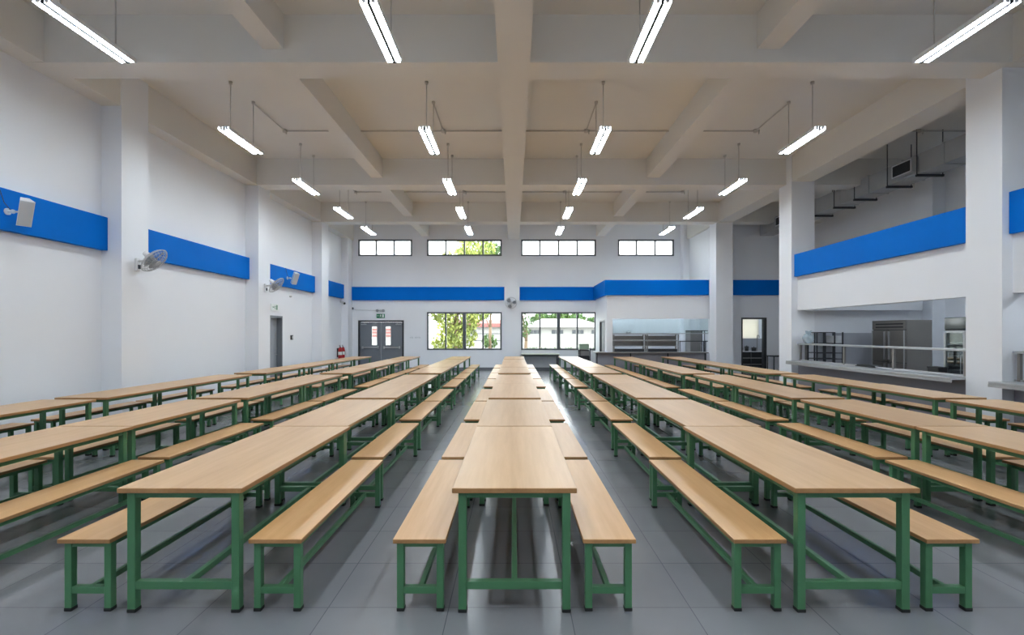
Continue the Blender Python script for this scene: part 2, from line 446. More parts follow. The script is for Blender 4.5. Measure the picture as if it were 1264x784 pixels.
# ------------------------------------------------------------------ doors
x0, x1, _, zt = DOOR1
root = empty('door_1', ((x0 + x1) / 2, YB, 0), 'grey double door with narrow glazed slots under green exit sign', 'door', kind='structure')
W2 = (x1 - x0) / 2
m = MB(); m.box(-W2, -W2 + 0.07, -0.03, 0.16, 0, zt); m.box(W2 - 0.07, W2, -0.03, 0.16, 0, zt); m.box(-W2 + 0.07, W2 - 0.07, -0.03, 0.16, zt - 0.08, zt)
m.build('door_frame', M['dark'], root)
for s in (-1, 1):
    a, b = (-W2 + 0.075, -0.006) if s < 0 else (0.006, W2 - 0.075)
    va = -0.44 if s < 0 else 0.20
    vb = va + 0.24
    lf = wall_with_holes('y', 0.03, 0.075, a, b, 0.01, zt - 0.085, [(va, vb, 1.15, 2.02)]).build('door_leaf', M['door'], root)
    q = MB(); q.box(va, vb, 0.05, 0.056, 1.15, 2.02); q.build('vision_panel', M['glass'], lf)
    q = MB(); q.box(a + 0.1, b - 0.1, -0.04, 0.0, 1.02, 1.07, bev=0.008)
    q.box(a + 0.1, a + 0.16, -0.05, 0.03, 0.99, 1.10); q.box(b - 0.16, b - 0.1, -0.05, 0.03, 0.99, 1.10)
    q.build('push_bar', M['steel_pale'], lf)
    cx = a + 0.05 if s < 0 else b - 0.30
    q = MB(); q.box(cx, cx + 0.25, -0.03, 0.03, zt - 0.21, zt - 0.16, bev=0.006); q.tube([(cx + 0.12, -0.01, zt - 0.165), (cx + 0.12 - 0.1 * s, -0.02, zt - 0.13)], 0.008)
    q.build('door_closer', M['steel_pale'], lf)

y0, y1, _, zt = DOOR2
root = empty('door_2', (XL, (y0 + y1) / 2, 0), 'narrow grey side door in left wall below white exit sign', 'door', kind='structure')
H2 = (y1 - y0) / 2
m = MB(); m.box(-0.26, 0.012, -H2, -H2 + 0.05, 0, zt); m.box(-0.26, 0.012, H2 - 0.05, H2, 0, zt); m.box(-0.26, 0.012, -H2 + 0.05, H2 - 0.05, zt - 0.06, zt)
m.build('door_frame', M['door'], root)
lf = wall_with_holes('x', -0.2, -0.155, -H2 + 0.055, H2 - 0.055, 0.01, zt - 0.065, [(-0.28, -0.02, 1.05, 1.95)]).build('door_leaf', M['door_light'], root)
q = MB(); q.box(-0.18, -0.174, -0.28, -0.02, 1.05, 1.95); q.build('vision_panel', M['tint'], lf)
q = MB(); q.tube([(-0.155, 0.33, 1.0), (-0.11, 0.33, 1.0), (-0.11, 0.22, 1.0)], 0.011); q.build('door_handle', M['steel'], lf)

x0, x1, _, zt = DOOR3
root = empty('door_3', ((x0 + x1) / 2, YK, 0), 'open doorway with dark frame into the back kitchen at aisle end', 'door', kind='structure')
W2 = (x1 - x0) / 2
m = MB(); m.box(-W2, -W2 + 0.05, -0.02, 0.17, 0, zt); m.box(W2 - 0.1, W2, -0.02, 0.17, 0, zt); m.box(-W2 + 0.05, W2 - 0.1, -0.02, 0.17, zt - 0.06, zt)
m.build('door_frame', M['dark'], root)

y0, y1, _, zt = DOOR4
root = empty('door_4', (BXL, (y0 + y1) / 2, 0), 'narrow grey door on side of the far kitchen block', 'door', kind='structure')
H2 = (y1 - y0) / 2
m = MB(); m.box(-0.02, 0.16, -H2, -H2 + 0.06, 0, zt); m.box(-0.02, 0.16, H2 - 0.06, H2, 0, zt); m.box(-0.02, 0.16, -H2 + 0.06, H2 - 0.06, zt - 0.06, zt)
m.build('door_frame', M['frame'], root)
q = MB(); q.box(0.05, 0.095, -H2 + 0.065, H2 - 0.065, 0.01, zt - 0.065); lf = q.build('door_leaf', M['door_light'], root)
q = MB(); q.tube([(0.05, -0.4, 1.0), (0.0, -0.4, 1.0), (0.0, -0.28, 1.0)], 0.011); q.build('door_handle', M['steel'], lf)

# ------------------------------------------------------------------ tables and benches
TL, TW = 1.96, 0.76
def make_table():
    root = bpy.data.objects.new('dining_table', None); COL.objects.link(root)
    m = MB(); m.slab(-TW / 2, TW / 2, -TL / 2, TL / 2, 0.745, 0.777, 0.005, 1); m.build('tabletop', [M['top'], M['edge']], root)
    ix, iy, lw = TW / 2 - 0.035, TL / 2 - 0.035, 0.05
    for sx in (-1, 1):
        for sy in (-1, 1):
            xa, xb = sorted((sx * ix, sx * (ix - lw))); ya, yb = sorted((sy * iy, sy * (iy - lw)))
            m = MB(); m.box(xa, xb, ya, yb, 0.014, 0.744, bev=0.004); lg = m.build('leg', M['green'], root)
            m = MB(); m.box(xa - 0.002, xb + 0.002, ya - 0.002, yb + 0.002, 0.0, 0.022, bev=0.004); m.build('foot', M['rubber'], lg)
    m = MB()
    for s in (-1, 1):
        c = s * (ix - 0.025); m.box(c - 0.02, c + 0.02, -iy + lw, iy - lw, 0.706, 0.744)
        c = s * (iy - 0.025); m.box(-ix + lw, ix - lw, c - 0.02, c + 0.02, 0.706, 0.744)
    m.build('apron', M['green'], root)
    for s in (-1, 1):
        c = s * (iy - 0.025); m = MB(); m.box(-ix + lw, ix - lw, c - 0.022, c + 0.022, 0.142, 0.190, bev=0.003); m.build('end_rail', M['green'], root)
    m = MB(); m.box(-0.018, 0.018, -iy + 0.047, iy - 0.047, 0.148, 0.188, bev=0.003); m.build('stretcher', M['green'], root)
    return root
BL, BW = 1.87, 0.325
def make_bench():
    root = bpy.data.objects.new('dining_bench', None); COL.objects.link(root)
    m = MB(); m.slab(-BW / 2, BW / 2, -BL / 2, BL / 2, 0.430, 0.458, 0.005, 1); m.build('seat', [M['seat'], M['edge']], root)
    ix, iy, lw = BW / 2 - 0.018, BL / 2 - 0.03, 0.044
    for sx in (-1, 1):
        for sy in (-1, 1):
            xa, xb = sorted((sx * ix, sx * (ix - lw))); ya, yb = sorted((sy * iy, sy * (iy - lw)))
            m = MB(); m.box(xa, xb, ya, yb, 0.014, 0.429, bev=0.004); lg = m.build('leg', M['green'], root)
            m = MB(); m.box(xa - 0.002, xb + 0.002, ya - 0.002, yb + 0.002, 0.0, 0.022, bev=0.004); m.build('foot', M['rubber'], lg)
    m = MB()
    for s in (-1, 1):
        c = s * (ix - 0.022); m.box(c - 0.016, c + 0.016, -iy + lw, iy - lw, 0.397, 0.429)
        c = s * (iy - 0.022); m.box(-ix + lw, ix - lw, c - 0.016, c + 0.016, 0.397, 0.429)
    m.build('seat_frame', M['green'], root)
    for s in (-1, 1):
        c = s * (iy - 0.022); m = MB(); m.box(-ix + lw, ix - lw, c - 0.02, c + 0.02, 0.108, 0.150, bev=0.003); m.build('end_rail', M['green'], root)
    m = MB(); m.box(-0.016, 0.016, -iy + 0.042, iy - 0.042, 0.112, 0.148, bev=0.003); m.build('stretcher', M['green'], root)
    return root

ORD = ['nearest', 'second', 'third', 'fourth', 'fifth', 'sixth', 'seventh', 'farthest']
ORD7 = ['nearest visible', 'second', 'third', 'fourth', 'fifth', 'sixth', 'farthest']
YN = [2.95, 4.925, 7.07, 9.035, 11.42, 13.44, 15.41, 17.5]
YR = [2.95, 4.925, 7.07, 9.035, 11.32, 13.29, 15.26, 17.23]
ROWS = [
    ('the central row', YN, [0.005, 0.01, 0.015, 0.02, 0.02, 0.02, 0.02, 0.02]),
    ('the first row left of centre', YN, [-2.03, -2.06, -2.085, -2.085, -2.085, -2.085, -2.08, -2.08]),
    ('the first row right of centre', YN, [2.09, 2.13, 2.165, 2.165, 2.165, 2.165, 2.165, 2.165]),
    ('the second row left of centre', YN, [-4.22, -4.24, -4.25, -4.25, -4.18, -4.16, -4.14, -4.12]),
    ('the second row right of centre', YR, [4.44, 4.44, 4.44, 4.44, 4.3, 4.3, 4.3, 4.3]),
    ('the outermost row along left wall', YN, [None, -6.29, -6.3, -6.3, -6.19, -6.14, -6.1, -6.06]),
    ('the outermost row on the right', YR, [None, 6.5, 6.5, 6.42, 6.26, 6.24, 6.22, 6.2]),
]
table0, bench0 = make_table(), make_bench()
OFF = {('the first row left of centre', -1): 0.6, ('the first row left of centre', 1): 0.57, ('the first row right of centre', 1): 0.598}
t_used = b_used = False
rnd = random.Random(3)
for rname, ys, xs in ROWS:
    names = ORD if xs[0] is not None else [None] + ORD7
    for i in range(8):
        if xs[i] is None: continue
        t = dup(table0) if t_used else table0; t_used = True
        jx = rnd.uniform(-0.004, 0.004) if i else 0
        t.location = (xs[i] + jx, ys[i] + TL / 2, 0)
        tag(t, 'long beech table on green legs, %s in %s' % (names[i], rname), 'table', 'dining tables in ' + rname)
        for s, side in ((-1, 'left'), (1, 'right')):
            b = dup(bench0) if b_used else bench0; b_used = True
            b.location = (xs[i] + s * (OFF.get((rname, s), 0.582)) + (rnd.uniform(-0.008, 0.008) if i else 0), ys[i] + 0.02 + BL / 2, 0)
            tag(b, 'beech bench on %s side of %s table in %s' % (side, names[i], rname), 'bench', 'benches along ' + rname)

# ------------------------------------------------------------------ hanging lights
LZ = 5.69
def make_light():
    root = bpy.data.objects.new('pendant_light', None); COL.objects.link(root)
    L = 0.665
    m = MB()
    m.box(-0.104, 0.104, -L, L, 0.05, 0.058); 
    m.box(-0.108, -0.104, -L, L, -0.012, 0.058); m.box(0.104, 0.108, -L, L, -0.012, 0.058)
    m.box(-0.045, 0.045, -L + 0.05, L - 0.05, 0.058, 0.09)
    m.build('housing', M['lamp_white'], root)
    m = MB(); m.box(-0.020, 0.020, -L + 0.01, L - 0.01, -0.016, 0.05); m.build('spine', M['dark'], root)
    for s in (-1, 1):
        m = MB(); m.cyl((s * 0.057, -L + 0.035, 0.016), (s * 0.057, L - 0.035, 0.016), 0.030, n=14); m.build('tube', M['tube'], root)
        for e in (-1, 1):
            ya, yb = sorted((e * L, e * (L - 0.034)))
            m = MB(); m.box(s * 0.057 - 0.022, s * 0.057 + 0.022, ya, yb, -0.006, 0.05, bev=0.004); m.build('lamp_holder', M['lamp_white'], root)
    for e in (-1, 1):
        m = MB(); m.cyl((0, e * 0.42, 0.09), (0, e * 0.42, CEIL - LZ), 0.009, n=8)
        rd = m.build('rod', M['rod'], root)
        m = MB(); m.cyl((0, e * 0.42, CEIL - LZ - 0.05), (0, e * 0.42, CEIL - LZ), 0.035, n=14); m.build('ceiling_rose', M['rod'], rd)
        m = MB(); m.box(-0.03, 0.03, e * 0.42 - 0.04, e * 0.42 + 0.04, 0.09, 0.115, bev=0.004); m.build('rod_clamp', M['dark'], rd)
    return root
light0 = make_light(); l_used = False
LROWS = [(-3.6, 'in a row out of view behind the viewer'), (-0.2, 'in a row out of view above the viewer'), (2.95, 'in a row out of view overhead'),
         (6.48, 'in the row nearest the viewer'), (10.13, 'in the second row of lights'), (13.31, 'in the third row of lights'), (16.2, 'in the fourth row of lights'), (19.0, 'in the farthest row of lights')]
LC = [(-5.65, 'leftmost hanging tube light '), (-1.74, 'tube light just left of central beam '), (1.79, 'tube light just right of central beam '), (5.97, 'rightmost hanging tube light ')]
for y, rn in LROWS:
    for x, cn in LC:
        l = dup(light0) if l_used else light0; l_used = True
        l.location = (x, y, LZ)
        tag(l, cn + rn, 'light', 'hanging tube lights')

# unseen lamps added to brighten the kitchen interiors
def fill_batten(loc, label, rz=0.0):
    root = empty('fill_light', loc, label, 'light', 'added kitchen fill lights', rz=rz)
    m = MB(); m.box(-0.05, 0.05, -0.6, 0.6, -0.05, 0.0, bev=0.004); m.build('housing', M['lamp_white'], root)
    m = MB(); m.cyl((0, -0.58, -0.08), (0, 0.58, -0.08), 0.02, n=12); m.build('tube', M['tube'], root)
    for e in (-1, 1):
        m = MB(); m.box(-0.02, 0.02, e * 0.58 - 0.02, e * 0.58 + 0.02, -0.1, -0.05); m.build('lamp_holder', M['lamp_white'], root)
for yk, tk in ((11.3, 'farthest of the unseen fill lights added over the serving hatch'), (9.6, 'middle one of the unseen fill lights added over the serving hatch'), (6.6, 'nearest of the unseen fill lights added beyond the right column')):
    fill_batten((9.2, yk, 3.2), tk)  # added out of sight above the hatch to lift the serving kitchen
fill_batten((5.0, 21.2, 3.74), 'left unseen fill light added on ceiling inside the far kitchen block', PI / 2)
fill_batten((7.2, 21.2, 3.74), 'right unseen fill light added on ceiling inside the far kitchen block', PI / 2)  # pair added out of sight to brighten the hatch interior
fill_batten((10.2, 21.2, 3.74), 'unseen fill light added on ceiling of the back kitchen beyond the doorway', PI / 2)  # unseen lamp added to light the room past the doorway

# ------------------------------------------------------------------ ceiling conduits
def conduit(y, x0, x1, label, branches):
    root = empty('ceiling_conduit', ((x0 + x1) / 2, y, CEIL), label, 'conduit', 'ceiling conduits')
    cx = (x0 + x1) / 2
    m = MB(); m.cyl((x0 - cx, 0, -0.035), (x1 - cx, 0, -0.035), 0.017, n=8); m.build('pipe', M['rod'], root)
    for bx, by in branches:
        m = MB(); m.tube([(bx - cx, 0, -0.035), (bx - cx, by - y, -0.03)], 0.014); m.build('branch_pipe', M['rod'], root)
        m = MB(); m.cyl((bx - cx, 0, -0.07), (bx - cx, 0, 0), 0.05, n=12); m.build('junction_box', M['rod'], root)
        m = MB(); m.cyl((bx - cx + 0.06, -0.05, -0.13), (bx - cx + 0.06, -0.05, -0.03), 0.018, n=8); m.build('drop_stub', M['rod'], root)
Yc = 12.0
conduit(Yc, -5.65, -4.1, 'grey conduit on ceiling feeding leftmost light of the second row', [(-5.65, 10.58)])
conduit(Yc, -3.77, -0.25, 'grey conduit on ceiling left of the central beam, second bay', [(-1.74, 10.58)])
conduit(Yc, 0.26, 3.83, 'grey conduit on ceiling right of the central beam, second bay', [(1.79, 10.58)])
conduit(Yc, 4.2, 5.97, 'grey conduit on ceiling feeding rightmost light of the second row', [(5.97, 10.58)])
conduit(Yc, XR + 0.6, XO, 'grey pipe with sprinkler on ceiling above the air duct', [(10.0, 12.05)])
Yc = 17.2
conduit(Yc, -5.6, -4.2, 'grey conduit on ceiling feeding leftmost light of the fourth row', [(-5.6, 16.62)])
conduit(Yc, -3.87, -0.25, 'grey conduit on ceiling left of the central beam, third bay', [(-1.74, 16.62)])
conduit(Yc, 0.26, 3.83, 'grey conduit on ceiling right of the central beam, third bay', [(1.79, 16.62)])
conduit(Yc, 4.2, 5.97, 'grey conduit on ceiling feeding rightmost light of the fourth row', [(5.97, 16.62)])

# ------------------------------------------------------------------ wall fans
def fan(name_loc, wall_n, axis, label, out=0.30, R=0.27, up=0.06):
    """bracket on a wall with normal wall_n; head axis points to the front of the fan"""
    root = empty('wall_fan', name_loc, label, 'fan', 'wall fans')
    n = Vector(wall_n).normalized(); z = Vector((0, 0, 1)); t = z.cross(n)
    B = Matrix((t, n, z)).transposed().to_4x4()   # local: x along wall, y outwards, z up
    m = MB(); m.box(-0.05, 0.05, 0.0, 0.055, -0.2, 0.06, bev=0.02); m.build('wall_bracket', M['plastic_white'], root, mtx=B)
    m = MB(); m.box(-0.025, 0.025, 0.055, 0.075, -0.15, -0.07, bev=0.004); m.build('control_switch', M['dark'], root, mtx=B)
    m = MB(); m.tube([(0, 0.03, 0.0), (0, out * 0.55, 0.01), (0, out * 0.9, up * 0.7)], 0.024, n=12); m.build('arm', M['plastic_white'], root, mtx=B)
    c = n * out + z * up
    a = Vector(axis).normalized()
    X = a.orthogonal().normalized(); Y = a.cross(X)
    H = Matrix.Translation(c) @ Matrix((X, Y, a)).transposed().to_4x4()
    m = MB(); m.cyl((0, 0, -0.15), (0, 0, -0.02), 0.045, 0.075, n=18); m.sphere((0, 0, -0.15), 0.046, sc=(1, 1, 0.6)); m.build('motor', M['plastic_white'], root, mtx=H)
    m = MB()
    NR = 26
    for side, dz in ((0, 0.0), (1, 0.12)):
        for k in range(NR):
            th = 2 * PI * k / NR
            ca, sa = math.cos(th), math.sin(th)
            prof = [(0.05, -0.02 if side == 0 else 0.155), (R * 0.6, 0.0 if side == 0 else 0.145), (R * 0.93, 0.035 if side == 0 else 0.105), (R, 0.07)]
            m.tube([(r * ca, r * sa, zz) for r, zz in prof], 0.0028, n=4)
    for r, zz, rr in ((R, 0.07, 0.010), (R * 0.62, 0.0, 0.003), (R * 0.62, 0.145, 0.003), (R * 0.9, 0.11, 0.003), (R * 0.9, 0.03, 0.003)):
        m.tube([(r * math.cos(2 * PI * k / 40), r * math.sin(2 * PI * k / 40), zz) for k in range(40)], rr, n=6, closed=True)
    m.cyl((0, 0, 0.146), (0, 0, 0.162), 0.06, n=20)
    m.build('cage', M['plastic_grey'], root, mtx=H)
    bl = MB()
    bl.cyl((0, 0, 0.03), (0, 0, 0.11), 0.04, n=16)
    hub = bl.build('blade_hub', M['fan_blade'], root, mtx=H)
    for k in range(3):
        th = 2 * PI * k / 3 + 0.4
        q = MB()
        NU, NV = 6, 5
        grid = []
        for u in range(NU + 1):
            r = 0.035 + (R * 0.9 - 0.035) * u / NU
            w = (0.28 + 0.30 * math.sin(PI * min(1, u / NU * 0.95)))
            row = []
            for v in range(NV + 1):
                an = th + w * (v / NV - 0.5) * 2
                row.append(q.bm.verts.new((r * math.cos(an), r * math.sin(an), 0.07 + 0.03 * (v / NV - 0.5) * 2)))
            grid.append(row)
        fs = []
        for u in range(NU):
            for v in range(NV):
                f = q.bm.faces.new((grid[u][v], grid[u + 1][v], grid[u + 1][v + 1], grid[u][v + 1])); f.smooth = True; fs.append(f)
        ret = bmesh.ops.solidify(q.bm, geom=fs, thickness=0.004)
        q.build('blade', M['fan_blade'], root, mtx=H)
    return root
fan((XLC, 9.50, 3.12), (1, 0, 0), (0.75, 0.10, -0.65), 'white wall fan on the nearest left column')
fan((XLC, 14.40, 3.12), (1, 0, 0), (0.75, 0.10, -0.65), 'white wall fan on the second left column beside the side door')
root = empty('security_camera', (XL, 21.75, 3.12), 'small grey security camera in the far left corner below the blue band', 'camera')
m = MB(); m.cyl((0, 0, 0), (0.02, 0, 0), 0.05, n=16); m.tube([(0.02, 0, 0), (0.10, 0, 0.0), (0.13, 0, -0.02)], 0.018); m.build('mount', M['plastic_grey'], root)
m = MB(); m.cyl((0.06, 0.05, -0.02), (0.24, -0.14, -0.09), 0.055, 0.06, n=18); m.build('housing', M['plastic_grey'], root)
m = MB(); m.cyl((0.235, -0.135, -0.088), (0.25, -0.15, -0.094), 0.045, n=18); m.build('lens', M['black'], root)
fan((-0.12, YB - 0.35, 3.02), (0, -1, 0), (0.05, -0.95, -0.25), 'wall fan facing the hall on the middle column of end wall', R=0.26)

# ------------------------------------------------------------------ speakers
def speaker(loc, label, wire=True):
    root = empty('wall_speaker', loc, label, 'speaker', 'wall speakers')
    R_ = Matrix.Translation((0.24, 0.02, 0.0)) @ Euler((math.radians(0), math.radians(28), math.radians(-32)), 'XYZ').to_matrix().to_4x4()
    m = MB(); m.prism([(-0.07, -0.05), (0.08, -0.085), (0.08, 0.085), (-0.07, 0.05)], -0.2, 0.2, axis='z'); m.build('cabinet', M['plastic_white'], root, mtx=R_)
    m = MB(); m.box(0.08, 0.088, -0.078, 0.078, -0.19, 0.19, bev=0.003); m.build('grille', M['plastic_grey'], root, mtx=R_)
    m = MB(); m.cyl((0, 0, 0), (0.02, 0, 0), 0.05, n=16); m.tube([(0.02, 0, 0), (0.08, 0, 0), (0.17, 0.02, 0.0)], 0.014); m.sphere((0.09, 0, 0), 0.032); m.build('mount', M['plastic_white'], root)
    if wire:
        m = MB(); m.tube([(0.08, -0.03, 0.02), (0.03, -0.07, 0.12), (0.006, -0.10, 0.28), (0.006, -0.12, 0.33)], 0.005, n=6); m.build('cable', M['dark'], root)
speaker((XL + T, 7.33, 3.55), 'white loudspeaker angled off the nearest blue band on left wall')
speaker((XL + T, 16.4, 3.57), 'small white loudspeaker on blue band above the side door')

# ------------------------------------------------------------------ signs and small wall fittings
def exit_sign(loc, n, label, back, fig, w=0.38, h=0.19):
    root = empty('exit_sign', loc, label, 'sign', 'exit signs')
    n = Vector(n); z = Vector((0, 0, 1)); t = (-n).cross(z)      # t: reader's right
    B = Matrix((t, n, z)).transposed().to_4x4()
    m = MB(); m.box(-w / 2, w / 2, 0, 0.035, 0, h, bev=0.004); m.build('panel', M[back], root, mtx=B)
    m = MB()
    e, f = 0.0355, 0.0375
    q = h / 0.19
    m.box(-0.15, -0.07, e, f, 0.085 * q, 0.105 * q)                       # arrow shaft
    m.prism([(-0.17, 0.095 * q), (-0.135, 0.06 * q), (-0.135, 0.13 * q)], e, f, axis='y')
    m.sphere((0.0, 0.0365, 0.145 * q), 0.018, u=10, v=6, sc=(1, 0.06, 1))   # running figure
    for a, b in (((0.0, 0.125), (-0.01, 0.075)), ((-0.005, 0.12), (-0.045, 0.10)), ((0.0, 0.12), (0.035, 0.10)), ((-0.01, 0.08), (-0.045, 0.05)), ((-0.01, 0.08), (0.02, 0.06)), ((0.02, 0.06), (0.03, 0.03))):
        d = Vector((b[0] - a[0], (b[1] - a[1]) * q)); pn = Vector((-d.y, d.x)).normalized() * 0.009
        A = Vector((a[0], a[1] * q)); Bv = Vector((b[0], b[1] * q))
        m.prism([tuple(A + pn), tuple(A - pn), tuple(Bv - pn), tuple(Bv + pn)], e, f, axis='y')
    m.box(0.075, 0.15, e, f, 0.03 * q, 0.16 * q)                          # door leaf
    m.build('pictogram', M[fig], root, mtx=B)
    return root
exit_sign((-6.15, YB, 2.41), (0, -1, 0), 'green exit sign above the grey double door', 'exit_green', 'sign_white')
exit_sign((XL, 15.75, 2.44), (1, 0, 0), 'white exit sign with green marks above side door on left', 'sign_white', 'exit_green', w=0.46, h=0.22)

root = empty('emergency_light', (-6.14, YB, 2.74), 'twin head emergency light above the green exit sign', 'light')
m = MB(); m.box(-0.06, 0.06, -0.05, 0, -0.05, 0.05, bev=0.006); m.build('battery_box', M['plastic_grey'], root)
for s in (-1, 1):
    m = MB(); m.cyl((s * 0.13, -0.03, 0.02), (s * 0.14, -0.12, 0.0), 0.045, 0.07, n=16); m.tube([(s * 0.05, -0.025, 0.01), (s * 0.13, -0.03, 0.02)], 0.012); m.build('lamp_head', M['fan_blade'], root)
root = empty('wall_conduit', (-6.8, YB, 2.8), 'thin grey conduit on end wall leading to the emergency light', 'conduit')
m = MB(); m.tube([(-0.63, -0.02, 0.04), (-0.5, -0.02, -0.02), (0.58, -0.02, -0.04)], 0.012); m.build('pipe', M['plastic_grey'], root)
m = MB(); m.box(-0.69, -0.60, -0.07, 0, 0.0, 0.1, bev=0.006); m.build('junction_box', M['frame'], root)

m = MB()
for k in range(9):
    x = -0.23 + k * 0.055
    if k == 3: continue
    m.box(x, x + 0.012, -0.006, 0, 0, 0.07); m.box(x + 0.012, x + 0.036, -0.006, 0, 0.055 if k % 2 else 0.028, 0.07 if k % 2 else 0.043)
    if k % 3: m.box(x + 0.026, x + 0.036, -0.006, 0, 0.0, 0.05)
tag(m.build('wall_lettering', M['letter'], loc=(-4.56, YB, 1.47)), 'faint pale lettering on end wall right of the double door', 'lettering')

root = empty('switch_box', (XL, 16.95, 1.56), 'small dark switch box on left wall right of the side door', 'switch')
m = MB(); m.box(0, 0.05, -0.06, 0.06, -0.08, 0.08, bev=0.008); m.build('box', M['dark'], root)
m = MB(); m.box(0.05, 0.058, -0.03, 0.03, -0.05, 0.05, bev=0.003); m.build('button', M['plastic_grey'], root)
m = MB(); m.cyl((0, 0, 0), (0.05, 0, 0), 0.03, n=14); m.cyl((0.05, 0, 0), (0.07, 0, 0), 0.02, n=14)
tag(m.build('wall_sensor', M['plastic_grey'], loc=(XL, 16.85, 2.98)), 'tiny grey sensor on left wall under the blue band', 'sensor')

def extinguisher(loc, label):
    root = empty('fire_extinguisher', loc, label, 'fire extinguisher', 'fire extinguishers')
    m = MB()
    prof = [(0.078, 0.0), (0.085, 0.02), (0.085, 0.42), (0.075, 0.47), (0.045, 0.51), (0.03, 0.53)]
    for (r0, z0), (r1, z1) in zip(prof[:-1], prof[1:]):
        m.cyl((0, 0, z0), (0, 0, z1), r0, r1, n=18, caps=(z0 == 0.0))
    m.build('cylinder', M['red'], root)
    m = MB(); m.cyl((0, 0, 0.53), (0, 0, 0.57), 0.025, n=12); m.box(-0.012, 0.012, -0.1, 0.02, 0.58, 0.60); m.box(-0.012, 0.012, -0.1, 0.02, 0.615, 0.632); m.build('valve_handle', M['black'], root)
    m = MB(); m.tube([(0, 0.03, 0.55), (0.03, 0.09, 0.5), (0.06, 0.10, 0.35), (0.07, 0.09, 0.2)], 0.011); m.build('hose', M['black'], root)
    m = MB(); m.cyl((0, 0, 0.2), (0, 0, 0.34), 0.0865, n=18, caps=False); m.build('instruction_label', M['sign_white'], root)
    m = MB(); m.box(-0.13, -0.09, -0.04, 0.04, 0.1, 0.5); m.build('wall_hook', M['dark'], root)
extinguisher((XL + 0.13, 21.38, 0.55), 'red fire extinguisher on left wall, left one of the pair by the corner')
extinguisher((XL + 0.13, 21.72, 0.55), 'red fire extinguisher on left wall, right one of the pair by the corner')

# ------------------------------------------------------------------ air duct on the right
DX0, DX1, DZ0, DZ1 = 10.0, 10.55, 5.66, 6.14
root = empty('air_duct', ((DX0 + DX1) / 2, 12.0, DZ0), 'galvanised air duct hung high along the right kitchen side', 'duct')
m = MB(); hw = (DX1 - DX0) / 2
y0, y1 = YF + 3 - 12, YK - 12.0
m.box(-hw, hw, y0, y1, 0, DZ1 - DZ0)
yy = y0 + 0.6
while yy < y1 - 0.3:
    m.box(-hw - 0.02, hw + 0.02, yy - 0.02, yy + 0.02, -0.02, DZ1 - DZ0 + 0.02); yy += 1.2
m.build('duct_run', M['duct'], root)
for yc in (-2, 10.4, 12.0, 12.95, 14.2, 15.1, 16.15, 17.6):
    m = MB()
    m.box(-hw - 0.06, hw + 0.06, yc - 12 - 0.03, yc - 12 + 0.03, -0.08, -0.025)
    for s in (-1, 1):
        m.cyl((s * (hw + 0.045), yc - 12, -0.03), (s * (hw + 0.045), yc - 12, CEIL - DZ0), 0.012, n=6)
    m.build('hanger', M['dark'], root)
for yc in (12.36, 18.0, 6.5):
    m = MB(); m.box(-hw - 0.14, -hw, yc - 12 - 0.36, yc - 12 + 0.36, 0.04, 0.42); g = m.build('outlet_collar', M['duct'], root)
    m = MB()
    a, b = yc - 12 - 0.31, yc - 12 + 0.31
    x = -hw - 0.15
    m.box(x, x + 0.012, a, b, 0.07, 0.095); m.box(x, x + 0.012, a, b, 0.365, 0.39); m.box(x, x + 0.012, a, a + 0.025, 0.07, 0.39); m.box(x, x + 0.012, b - 0.025, b, 0.07, 0.39)
    m.build('grille_frame', M['plastic_white'], g)
    m = MB()
    for k in range(10):
        zz = 0.10 + k * 0.027
        m.box(x + 0.002, x + 0.012, a + 0.025, b - 0.025, zz, zz + 0.01)
    m.box(-hw - 0.1415, -hw - 0.1405, a + 0.02, b - 0.02, 0.09, 0.37)
    m.build('grille_slats', M['dark'], g)
# ------------------------------------------------------------------ serving counters on the right
def counter(ya, yb, label):
    root = empty('serving_counter', (7.98, (ya + yb) / 2, 0.9), label, 'counter', 'right serving counters')
    h = (yb - ya) / 2
    m = MB(); m.box(-0.38, 0.24, -h, h, 0.0, 0.045, bev=0.008); m.box(-0.38, -0.355, -h, h, -0.045, 0.0); m.build('worktop', M['steel_pale'], root)
    k = 0; y = -h + 0.5
    while y < h - 0.2:
        m = MB(); m.prism([(-0.30, 0.0), (0.055, 0.0), (0.055, -0.06), (0.03, -0.06), (-0.30, -0.02)], y - 0.015, y + 0.015, axis='y'); m.build('bracket', M['dark'], root); y += 1.6
counter(8.46, 13.58, 'long stainless serving counter on the right below the hatch')
counter(2.66, 7.79, 'stainless serving counter at right edge beyond nearest column')

def guard(ya, yb, posts, label):
    root = empty('serving_guard', (8.06, (ya + yb) / 2, 0.946), label, 'rail', 'serving guards')
    c = (ya + yb) / 2
    m = MB(); m.box(-0.09, 0.16, ya - c, yb - c, 0.445, 0.485, bev=0.006); m.build('top_shelf', M['steel_pale'], root)
    for p in posts:
        for x in ((-0.04, 0.11) if p == posts[0] else (-0.04,)):
            m = MB(); m.box(x - 0.022, x + 0.022, p - c - 0.022, p - c + 0.022, 0.0, 0.445); m.build('post', M['steel_dark'], root)
    m = MB(); m.box(-0.055, -0.025, ya - c, yb - c, 0.0, 0.03); m.build('bottom_rail', M['steel'], root)
guard(8.5, 13.66, (13.58, 11.78, 10.25, 8.62), 'stainless guard rail standing on the right serving counter')
guard(2.7, 7.77, (7.7, 5.8, 4.0), 'stainless guard frame on counter at right edge')

